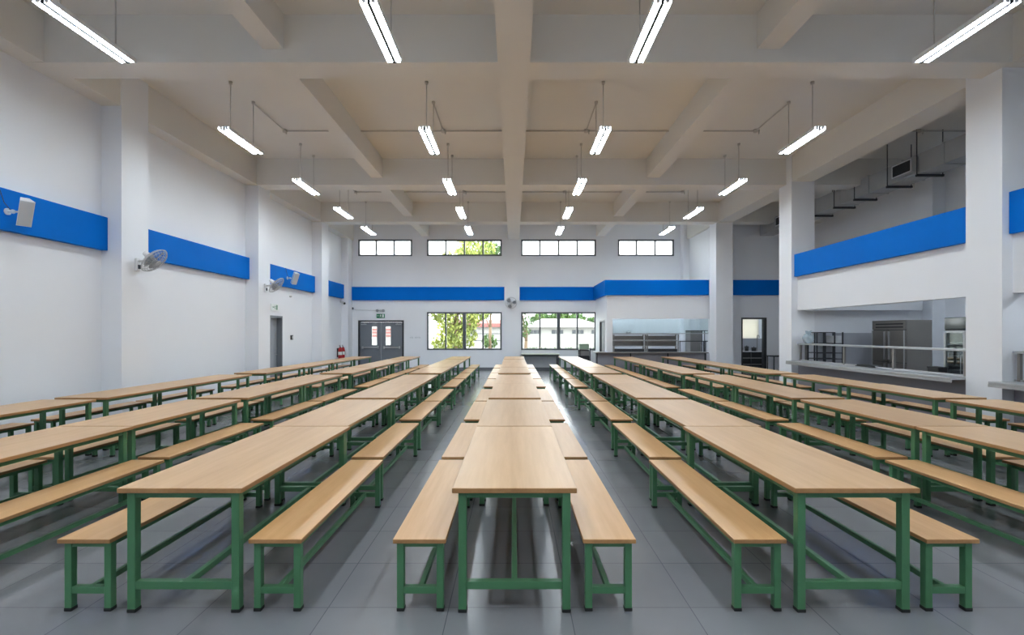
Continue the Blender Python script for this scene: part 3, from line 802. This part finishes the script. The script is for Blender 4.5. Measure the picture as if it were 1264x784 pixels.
# plastic bag on the guard shelf
m = MB(); m.sphere((0, 0, 0.14), 0.14, u=22, v=14, sc=(0.95, 1.1, 1.0))
rb = random.Random(5)
for v in m.bm.verts:
    v.co += Vector((rb.uniform(-1, 1), rb.uniform(-1, 1), rb.uniform(-1, 1))) * 0.02
    if v.co.z < 0.02: v.co.z = 0.0
m.prism([(-0.05, 0.24), (0.05, 0.24), (0.09, 0.36), (0.02, 0.33), (-0.07, 0.35)], -0.02, 0.02, axis='y')
tag(m.build('plastic_bag', M['bag'], loc=(8.12, 13.4, 1.431)), 'clear crumpled plastic bag on far end of the guard rail', 'bag')
m = MB(); m.box(-0.09, 0.09, -0.12, 0.12, 0, 0.13, bev=0.012); m.box(-0.1, 0.1, -0.13, 0.13, 0.10, 0.13, bev=0.01)
tag(m.build('black_container', M['black'], loc=(8.11, 9.3, 0.946)), 'small black container on the right serving counter', 'container')
m = MB(); m.box(-0.12, 0.12, -0.3, 0.3, 0, 0.02, bev=0.008); m.box(-0.1, 0.1, -0.28, 0.28, 0.02, 0.05, bev=0.01)
tag(m.build('food_tray', M['black'], loc=(8.09, 11.05, 0.946)), 'dark flat tray on the right serving counter below the guard rail', 'tray')

# kitchen storage rack
root = empty('storage_rack', (8.60, 13.42, 0), 'dark wire storage rack in kitchen corner behind the counter', 'rack')
m = MB()
for x in (-0.35, -0.17, 0.13, 0.35):
    for y in (-0.2, 0.2):
        m.box(x - 0.014, x + 0.014, y - 0.014, y + 0.014, 0, 1.74)
m.build('frame', M['dark'], root)
for z in (0.2, 0.62, 1.0, 1.16, 1.42, 1.72):
    m = MB()
    xe = 0.13 if z > 1.7 else 0.35
    m.box(-0.36, xe, -0.21, -0.19, z, z + 0.022); m.box(-0.36, xe, 0.19, 0.21, z, z + 0.022)
    for k in range(8):
        x = -0.34 + k * (xe + 0.34) / 7.5
        m.box(x, x + 0.006, -0.19, 0.19, z + 0.008, z + 0.016)
    m.build('shelf', M['dark'], root)
m = MB(); m.box(0.14, 0.34, -0.18, 0.18, 1.442, 1.64, bev=0.01); tag(m.build('plastic_tub', M['plastic_grey'], loc=(8.60, 13.42, 0.0)), 'grey tub on upper shelf of the wire rack', 'tub')

# reach-in refrigerator
root = empty('refrigerator', (9.92, 12.45, 0), 'tall stainless reach-in refrigerator inside the right kitchen', 'refrigerator')
m = MB(); m.box(-0.30, 0.33, -0.55, 0.55, 0.12, 2.04, bev=0.006); m.build('body', M['fridge_steel'], root)
m = MB(); m.box(-0.303, -0.30, -0.54, 0.54, 0.14, 1.80); m.build('door_gasket', M['black'], root)
m = MB(); m.box(-0.33, -0.302, -0.55, 0.55, 1.80, 2.04, bev=0.005)
m.build('vent_panel', M['fridge_steel'], root)
for z in (1.85, 1.93):
    m = MB(); m.box(-0.336, -0.329, -0.48, 0.42, z, z + 0.03); m.build('vent_slot', M['black'], root)
for (a, b, hy) in ((-0.545, -0.025, -0.07), (0.025, 0.545, 0.07)):
    for (z0, z1) in ((0.98, 1.785), (0.15, 0.965)):
        m = MB(); m.box(-0.345, -0.302, a, b, z0, z1, bev=0.006); d = m.build('door', M['fridge_steel'], root)
        m = MB(); m.box(-0.385, -0.345, hy - 0.015, hy + 0.015, z0 + 0.06, z1 - 0.03, bev=0.004); m.build('handle', M['steel'], d)
    m = MB(); m.box(-0.352, -0.345, (b - 0.03 if a > 0 else a), (b if a > 0 else a + 0.03), 0.15, 1.785); m.build('edge_trim', M['steel_pale'], root)
for sx in (-0.25, 0.28):
    for sy in (-0.48, 0.48):
        m = MB(); m.cyl((sx, sy, 0), (sx, sy, 0.12), 0.025, n=12); m.build('foot', M['steel'], root)

# glass door display fridge
root = empty('display_fridge', (9.62, 10.05, 0), 'glass fronted display fridge beside the nearest right column', 'refrigerator')
m = MB(); m.box(-0.24, 0.3, -0.52, -0.48, 0.05, 2.05); m.box(-0.24, 0.3, 0.48, 0.52, 0.05, 2.05); m.box(0.27, 0.3, -0.48, 0.48, 0.05, 2.05)
m.box(-0.24, 0.27, -0.48, 0.48, 0.05, 0.3); m.box(-0.24, 0.27, -0.48, 0.48, 1.78, 2.05); m.build('cabinet', M['dark'], root)
m = MB(); m.box(-0.27, -0.242, -0.5, 0.5, 1.8, 2.04, bev=0.006); m.build('header_panel', M['black_glass'], root)
for (a, b) in ((-0.51, -0.005), (0.005, 0.51)):
    m = MB(); m.box(-0.28, -0.242, a, a + 0.05, 0.31, 1.77); m.box(-0.28, -0.242, b - 0.05, b, 0.31, 1.77); m.box(-0.28, -0.242, a + 0.05, b - 0.05, 0.31, 0.36); m.box(-0.28, -0.242, a + 0.05, b - 0.05, 1.72, 1.77)
    d = m.build('door', M['steel'], root)
    m = MB(); m.box(-0.266, -0.26, a + 0.05, b - 0.05, 0.36, 1.72); m.build('door_glass', M['tint'], d)
    hy = b - 0.06 if a < 0 else a + 0.06
    m = MB(); m.tube([(-0.28, hy, 0.85), (-0.315, hy, 0.87), (-0.315, hy, 1.25), (-0.28, hy, 1.27)], 0.01); m.build('handle', M['steel_pale'], d)
for z in (0.62, 0.92, 1.22, 1.5):
    m = MB(); m.box(-0.2, 0.26, -0.47, 0.47, z, z + 0.02); m.build('shelf', M['steel_pale'], root)

# steel table in the side aisle
def steel_table(loc, w, d, h, label, topm='steel', rz=0):
    root = empty('steel_table', loc, label, 'table')
    m = MB(); m.box(-w / 2, w / 2, -d / 2, d / 2, h - 0.04, h, bev=0.004); m.build('tabletop', M[topm], root)
    for sx in (-1, 1):
        for sy in (-1, 1):
            m = MB(); m.cyl((sx * (w / 2 - 0.06), sy * (d / 2 - 0.06), 0), (sx * (w / 2 - 0.06), sy * (d / 2 - 0.06), h - 0.04), 0.022, n=12); m.build('leg', M['dark'], root)
    m = MB(); m.box(-w / 2 + 0.05, w / 2 - 0.05, -d / 2 + 0.05, d / 2 - 0.05, 0.25, 0.27); m.build('undershelf', M['steel_dark'], root)
    return root
steel_table((10.75, 19.3, 0), 1.2, 0.6, 0.82, 'dark legged steel table beside the aisle doorway', 'dark')

# ------------------------------------------------------------------ back kitchen beyond the doorway
root = empty('window_7', ((BLIND[0] + BLIND[1]) / 2, YB, BLIND[2]), 'back kitchen window covered by a cream blind seen through the doorway', 'window', kind='structure')
w2 = (BLIND[1] - BLIND[0]) / 2; hh = BLIND[3] - BLIND[2]
m = MB(); m.box(-w2, w2, 0.05, 0.12, 0, 0.04); m.box(-w2, w2, 0.05, 0.12, hh - 0.04, hh); m.box(-w2, -w2 + 0.04, 0.05, 0.12, 0.04, hh - 0.04); m.box(w2 - 0.04, w2, 0.05, 0.12, 0.04, hh - 0.04); m.build('window_frame', M['frame'], root)
m = MB(); m.box(-w2 + 0.04, w2 - 0.04, 0.08, 0.086, 0.04, hh - 0.04); m.build('pane', M['glass'], root)
mb_, ntb, bb_ = new_mat('translucent_blind'); ob = ntb.nodes['Material Output']
tl = ntb.nodes.new('ShaderNodeBsdfTranslucent'); tl.inputs['Color'].default_value = srgb(236, 232, 222)
ntb.links.new(tl.outputs[0], ob.inputs['Surface'])
bb_.inputs['Base Color'].default_value = srgb(236, 232, 222)
mxs = ntb.nodes.new('ShaderNodeMixShader'); mxs.inputs[0].default_value = 0.5
ntb.links.new(bb_.outputs[0], mxs.inputs[1]); ntb.links.new(tl.outputs[0], mxs.inputs[2]); ntb.links.new(mxs.outputs[0], ob.inputs['Surface'])
m = MB(); m.box(-w2 - 0.03, w2 + 0.03, -0.03, -0.025, -0.02, hh + 0.05); m.build('blind', mb_, root)
struct('trim_20', boxes((8.72, XO, YB - 0.02, YB, 0, 1.46)), M['tile_wall'], 'grey tiled wall below the blind in the back kitchen', 'trim')

root = empty('kitchen_workbench', (10.3, 22.05, 0), 'dark stainless workbench seen through the aisle doorway', 'workbench')
m = MB(); m.box(-1.3, 1.3, -0.38, 0.38, 0.86, 0.9, bev=0.004); m.build('worktop', M['steel'], root)
m = MB(); m.box(-1.28, 1.28, -0.3, 0.36, 0.1, 0.86); m.build('cabinet', M['black'], root)
for x in (-1.24, -0.7, -0.2, 0.3, 0.8, 1.24):
    m = MB(); m.cyl((x, -0.34, 0), (x, -0.34, 0.86), 0.02, n=10); m.build('leg', M['dark'], root)
for z in (0.3, 0.58):
    m = MB(); m.box(-1.28, 1.28, -0.36, -0.3, z, z + 0.03); m.build('shelf', M['steel_dark'], root)
def pot(x, y, r, h, label, mat='black'):
    m = MB(); m.cyl((0, 0, 0), (0, 0, h), r, r * 1.05, n=20); m.cyl((0, 0, h), (0, 0, h + 0.015), r * 1.08, n=20); m.cyl((0, 0, h + 0.015), (0, 0, h + 0.05), 0.02, n=10)
    m.tube([(r, 0, h * 0.8), (r + 0.04, 0, h * 0.8), (r + 0.04, 0.03, h * 0.8)], 0.008); m.tube([(-r, 0, h * 0.8), (-r - 0.04, 0, h * 0.8), (-r - 0.04, 0.03, h * 0.8)], 0.008)
    tag(m.build('cooking_pot', M[mat], loc=(x, y, 0.9)), label, 'pot', 'pots on the workbench')
pot(10.2, 21.95, 0.13, 0.13, 'wide dark pot at left of the back kitchen workbench')
pot(10.55, 22.0, 0.08, 0.2, 'tall slim dark pot in middle of the back kitchen workbench')
pot(10.85, 21.95, 0.10, 0.15, 'dark pot at right of the back kitchen workbench')
m = MB(); m.tube([(0, 0, 0), (0, 0, 0.65), (0, -0.06, 0.72), (0, -0.16, 0.7), (0, -0.18, 0.6)], 0.016); m.cyl((0, 0, 0), (0, 0, 0.05), 0.03, n=12)
tag(m.build('tall_tap', M['steel_dark'], loc=(11.15, 22.25, 0.9)), 'tall steel tap rising from the back kitchen workbench', 'tap')

# ------------------------------------------------------------------ far kitchen block contents
root = empty('hatch_counter', (5.6, 19.8, 0.902), 'grey topped counter along the far kitchen hatch', 'counter')
m = MB(); m.box(-2.3, 2.22, -0.32, 0.5, 0.0, 0.04, bev=0.006); m.build('worktop', M['steel_dark'], root)
m = MB(); m.box(-1.84, 2.22, -0.1, -0.055, -0.902, 0.0); m.box(-2.2, -1.84, -0.1, 0.4, -0.902, 0.0); m.build('front_panel', M['base_panel'], root)
for x in (-2.25, -0.9, 0.6, 2.1):
    m = MB(); m.box(x - 0.02, x + 0.02, -0.28, -0.24, -0.902, 0.0); m.build('leg', M['dark'], root)

def food_shelf(x0, x1, label):
    root = empty('heated_shelf', ((x0 + x1) / 2, 20.12, 0.943), label, 'food shelf', 'stainless food shelves on the far counter')
    w = (x1 - x0) / 2 - 0.01
    for sx in (-1, 1):
        for sy in (-1, 1):
            m = MB(); m.box(sx * (w - 0.03) - 0.022, sx * (w - 0.03) + 0.022, sy * 0.15 - 0.02, sy * 0.15 + 0.02, 0, 0.72); m.build('post', M['steel_dark'], root)
    for z, t in ((0.70, 0.03), (0.44, 0.05), (0.22, 0.02)):
        m = MB(); m.box(-w, w, -0.18, 0.18, z, z + t, bev=0.004); m.build('shelf', M['steel_pale'], root)
    m = MB(); m.box(-w, w, 0.17, 0.18, 0.24, 0.66); m.build('back_panel', M['steel_dark'], root)
    m = MB(); m.box(-w + 0.06, w - 0.06, -0.14, 0.14, 0.0, 0.12, bev=0.01); m.build('warming_well', M['dark'], root)
food_shelf(4.08, 5.44, 'left one of two stainless food shelves in the far hatch')
food_shelf(5.46, 6.80, 'right one of two stainless food shelves in the far hatch')
m = MB(); m.cyl((0, 0, 0), (0, 0, 0.03), 0.1, 0.1, n=18); m.sphere((0, 0, 0.055), 0.1, sc=(1, 1, 0.5)); m.cyl((0, 0, 0.075), (0, 0, 0.1), 0.015, n=10)
tag(m.build('dish_cover', M['steel_pale'], loc=(4.75, 20.1, 1.675)), 'small pale domed cover on top of the left food shelf', 'cover')
root = empty('window_8', (6.0, YK + 0.09, 1.68), 'pale green glass screen across the top of the far hatch', 'window', kind='structure')
m = MB(); m.box(-1.97, 1.94, -0.005, 0.005, 0.03, 0.60); m.build('pane', M['tint'], root)
m = MB(); m.box(-1.97, 1.94, -0.012, 0.012, 0.0, 0.03); m.build('window_frame', M['steel'], root)
root = empty('serving_rail', (7.5, 20.0, 0.943), 'thin dark guard rail at right of the far hatch', 'rail')
m = MB(); m.box(-0.68, 0.7, -0.02, 0.02, 0.42, 0.45); m.build('top_rail', M['dark'], root)
for x in (-0.66, 0.32, 0.4, 0.66):
    m = MB(); m.box(x - 0.013, x + 0.013, -0.013, 0.013, 0, 0.42); m.build('post', M['dark'], root)
root = empty('kitchen_cabinet', (7.95, 21.0, 0), 'tall grey steel cabinet behind the guard rail in the far kitchen', 'cabinet')
m = MB(); m.box(-0.42, 0.05, -0.3, 0.3, 0.05, 1.80, bev=0.006); m.build('body', M['steel_dark'], root)
m = MB(); m.box(-0.41, 0.04, -0.325, -0.302, 0.08, 1.77, bev=0.004); d = m.build('door', M['steel_dark'], root)
m = MB(); m.tube([(0.0, -0.325, 0.9), (0.0, -0.36, 0.92), (0.0, -0.36, 1.2), (0.0, -0.325, 1.22)], 0.009); m.build('handle', M['steel'], d)
m = MB()
for x in (0.06, 0.4): m.box(x, x + 0.025, -0.3, -0.275, 0, 1.82); m.box(x, x + 0.025, 0.275, 0.3, 0, 1.82)
m.box(-0.42, 0.425, -0.3, -0.275, 1.80, 1.825); m.box(-0.42, 0.425, 0.275, 0.3, 1.80, 1.825); m.build('side_frame', M['dark'], root)

# ------------------------------------------------------------------ furniture along the back wall
root = empty('wall_table', (1.2, 22.05, 0), 'grey green table on dark legs standing against the end wall', 'table')
m = MB(); m.box(-0.86, 0.86, -0.38, 0.38, 0.74, 0.775, bev=0.005); m.build('tabletop', M['desk_top'], root)
m = MB(); m.box(-0.82, 0.82, -0.34, -0.31, 0.67, 0.74); m.box(-0.82, 0.82, 0.31, 0.34, 0.67, 0.74); m.box(-0.82, -0.79, -0.31, 0.31, 0.67, 0.74); m.box(0.79, 0.82, -0.31, 0.31, 0.67, 0.74); m.build('apron', M['dark'], root)
for sx in (-0.8, 0.8):
    for sy in (-0.32, 0.32):
        m = MB(); m.box(sx - 0.025, sx + 0.025, sy - 0.025, sy + 0.025, 0, 0.67); m.build('leg', M['dark'], root)
root = empty('steel_trolley', (3.14, 21.6, 0), 'dark steel trolley under the right window end beside the kitchen block', 'trolley')
m = MB()
for sx in (-0.22, 0.22):
    for sy in (-0.22, 0.22): m.box(sx - 0.018, sx + 0.018, sy - 0.018, sy + 0.018, 0.08, 1.0)
m.build('frame', M['dark'], root)
for z in (0.16, 0.44, 0.72, 0.96):
    m = MB(); m.box(-0.23, 0.23, -0.23, 0.23, z, z + 0.03, bev=0.004); m.build('shelf', M['steel_dark'], root)
m = MB(); m.box(-0.2, 0.2, -0.2, 0.2, 0.47, 0.70, bev=0.01); m.build('drawer_box', M['dark'], root)
m = MB(); m.box(-0.2, 0.2, 0.21, 0.22, 0.1, 0.98); m.build('back_panel', M['dark'], root)
m = MB(); m.box(-0.2, 0.2, -0.2, 0.2, 0.75, 0.92, bev=0.01); m.build('drawer_box', M['steel_dark'], root)
m = MB(); m.box(-0.2, 0.2, -0.2, 0.2, 0.2, 0.42, bev=0.01); m.build('drawer_box', M['dark'], root)
for sx in (-0.2, 0.2):
    for sy in (-0.2, 0.2):
        m = MB(); m.cyl((sx - 0.012, sy, 0.04), (sx + 0.012, sy, 0.04), 0.04, n=14); m.build('caster', M['rubber'], root)
root = empty('plastic_crate', (3.12, 21.6, 1.001), 'pale green plastic crate on top of the steel trolley', 'crate')
m = MB(); m.box(-0.2, 0.2, -0.2, 0.2, 0, 0.015); m.box(-0.2, 0.2, -0.2, -0.185, 0.015, 0.22); m.box(-0.2, 0.2, 0.185, 0.2, 0.015, 0.22); m.box(-0.2, -0.185, -0.185, 0.185, 0.015, 0.22); m.box(0.185, 0.2, -0.185, 0.185, 0.015, 0.22)
m.build('shell', M['crate'], root)
m = MB(); m.box(-0.215, 0.215, -0.215, -0.2, 0.2, 0.225); m.box(-0.215, 0.215, 0.2, 0.215, 0.2, 0.225); m.box(-0.215, -0.2, -0.2, 0.2, 0.2, 0.225); m.box(0.2, 0.215, -0.2, 0.2, 0.2, 0.225); m.build('rim', M['crate'], root)

# ------------------------------------------------------------------ outside
struct('ground_outside', boxes((-60, 60, YB + 0.3, 110, -0.3, -0.1)), M['ground'], 'pale paved ground outside the end windows', 'ground')
def foliage(m, c, r, n, rs, size=0.16, sq=0.8):
    for _ in range(n):
        while True:
            p = Vector((rs.uniform(-1, 1), rs.uniform(-1, 1), rs.uniform(-1, 1)))
            if p.length <= 1 and p.length > 0.3: break
        p = Vector((p.x * r, p.y * r, p.z * r * sq)) + Vector(c)
        e = Euler((rs.uniform(0, 6.3), rs.uniform(0, 6.3), rs.uniform(0, 6.3))).to_matrix()
        s = size * rs.uniform(0.6, 1.3)
        vs = [m.bm.verts.new(p + e @ Vector(q)) for q in ((-s, 0, 0), (0, -s * 0.45, 0.15 * s), (s, 0, 0), (0, s * 0.45, 0.15 * s))]
        m.bm.faces.new(vs)
def tree(loc, label, blobs, leaf, h, seed, size=0.16, group='trees outside the windows'):
    root = empty('tree', loc, label, 'tree', group)
    rs = random.Random(seed)
    m = MB(); m.cyl((0, 0, 0), (0.05, 0, h * 0.5), 0.13, 0.10, n=10); m.cyl((0.05, 0, h * 0.5), (0.1, 0.1, h), 0.10, 0.04, n=10)
    for b in blobs:
        m.tube([(0.05, 0, h * 0.45), (b[0] * 0.5, b[1] * 0.5, (h * 0.5 + b[2]) / 2), (b[0], b[1], b[2])], 0.035, n=6)
    m.build('trunk', M['bark'], root)
    m = MB()
    for b in blobs: foliage(m, b[:3], b[3], int(480 * b[3] ** 2), rs, size)
    m.build('crown', M[leaf], root)
tree((-3.6, 30, -0.1), 'yellow green leafy tree outside the left lower window', [(-0.6, 0, 1.2, 0.9), (0.4, 0.3, 1.6, 1.0), (-0.5, 0, 2.3, 0.7), (0.7, 0.2, 2.5, 0.8), (-0.9, 0, 3.4, 1.1), (0.3, 0.2, 3.9, 1.3), (1.3, 0, 3.2, 0.9), (0, 0, 5.6, 1.6), (1.2, 0.5, 7.0, 1.3)], 'leafA', 5.0, 1)
tree((-1.75, 35.5, -0.1), 'darker green tree outside the left lower window, right of the yellow one', [(-0.5, 0, 3.4, 0.7), (0.2, 0, 3.9, 0.8), (0.0, 0.2, 1.2, 0.6), (0.3, 0, 7.4, 1.3)], 'leafB', 4.5, 2)
tree((0.75, 31, -0.1), 'small green tree at left edge of the right lower window', [(-0.1, 0, 1.9, 0.45), (0.1, 0, 2.6, 0.45), (-0.2, 0, 3.3, 0.5)], 'leafB', 2.6, 3, size=0.12)
tree((5.5, 60, -0.1), 'round green tree rising behind the pale house roof', [(-2.0, 0, 3.2, 1.4), (0.2, 0, 3.6, 1.3), (2.2, 0, 3.2, 1.3), (4.2, 0, 2.9, 1.0)], 'leafB', 3.0, 4, size=0.3)
root = empty('house', (5.1, 50, -0.1), 'pale single storey house with dark windows outside right lower window', 'house')
m = MB(); m.box(-4.2, 4.2, 0, 5, 0, 2.4); m.build('wall', M['ext_wall'], root)
m = MB()
v = [m.bm.verts.new(p) for p in ((-4.7, -0.6, 2.4), (4.7, -0.6, 2.4), (4.7, 5.6, 2.4), (-4.7, 5.6, 2.4), (-2.0, 2.5, 3.35), (2.0, 2.5, 3.35))]
for f in ((0, 1, 5, 4), (1, 2, 5), (2, 3, 4, 5), (3, 0, 4), (3, 2, 1, 0)): m.bm.faces.new([v[i] for i in f])
m.build('roof', M['ext_roof'], root)
for x in (-2.9, -0.6, 1.5, 3.5):
    m = MB(); m.box(x - 0.62, x + 0.62, -0.03, 0.02, 1.72, 2.12); wn = m.build('window', M['ext_glass'], root)
    m = MB()
    for k in (-0.62, -0.2, 0.2, 0.6): m.box(x + k, x + k + 0.03, -0.05, -0.03, 1.72, 2.12)
    m.build('window_bar', M['ext_wall'], wn)
root = empty('building', (-3.2, 56, -0.1), 'white building with faded red roof edge outside left lower window', 'building')
m = MB(); m.box(-4, 2.2, 0, 5, 0, 2.9); m.build('wall', M['ext_wall'], root)
m = MB(); m.prism([(-0.5, 2.5), (-0.5, 2.9), (2.5, 3.4), (5.5, 2.9), (5.5, 2.5)], -4.3, 2.5, axis='x'); m.build('roof', M['ext_red'], root)
for z in (0.9, 1.7):
    m = MB(); m.box(-4, 2.2, -0.03, 0.0, z, z + 0.06); m.build('ledge', M['ext_glass'], root)
m = MB(); rs = random.Random(9)
for k in range(26):
    foliage(m, (-2.2 + k * 0.18, 0, 0.75), 0.24, 45, rs, 0.07)
m.box(-2.3, 2.4, -0.12, 0.12, 0.0, 0.82)
tag(m.build('hedge', M['leafB'], loc=(3.1, 29, -0.1)), 'low clipped green hedge outside the right lower window', 'hedge')
root = empty('notice_wall', (-6.2, 27, -0.1), 'pale outside wall with reddish bricks beyond the double door', 'wall', kind='structure')
m = MB(); m.box(-2.4, 1.0, 0, 0.3, 0, 2.3); m.build('wall', M['ext_wall'], root)
m = MB()
for x in (-1.64, -0.90):
    for (z, c) in ((1.95, 0), (1.78, 0), (1.6, 0)):
        m.box(x, x + 0.3, -0.02, 0.0, z, z + 0.11)
m.build('brick_patch', M['ext_red'], root)

# ------------------------------------------------------------------ world
w = bpy.data.worlds.new('World'); SC.world = w; w.use_nodes = True
bg = w.node_tree.nodes['Background']
bg.inputs['Color'].default_value = (0.93, 0.97, 1.0, 1); bg.inputs['Strength'].default_value = SKY

# ------------------------------------------------------------------ camera and view
cam = bpy.data.cameras.new('camera'); co = bpy.data.objects.new('camera', cam); COL.objects.link(co)
co.location = (0, 0, 1.72); co.rotation_euler = (PI / 2, 0, 0)
cam.sensor_width = 36.0; cam.lens = 600 / 1264 * 36
cam.shift_x = -2 / 1264; cam.shift_y = 19 / 1264
cam.clip_start = 0.05; cam.clip_end = 300
SC.camera = co
SC.view_settings.view_transform = 'Standard'; SC.view_settings.look = 'None'
SC.view_settings.gamma = 1.0; SC.view_settings.use_curve_mapping = False
SC.view_settings.exposure = 1.82
SC.cycles.max_bounces = 10; SC.cycles.diffuse_bounces = 6; SC.cycles.glossy_bounces = 4; SC.cycles.transparent_max_bounces = 16
SC.cycles.sample_clamp_indirect = 6.0
SC.cycles.caustics_reflective = False; SC.cycles.caustics_refractive = False
SC.cycles.use_denoising = True
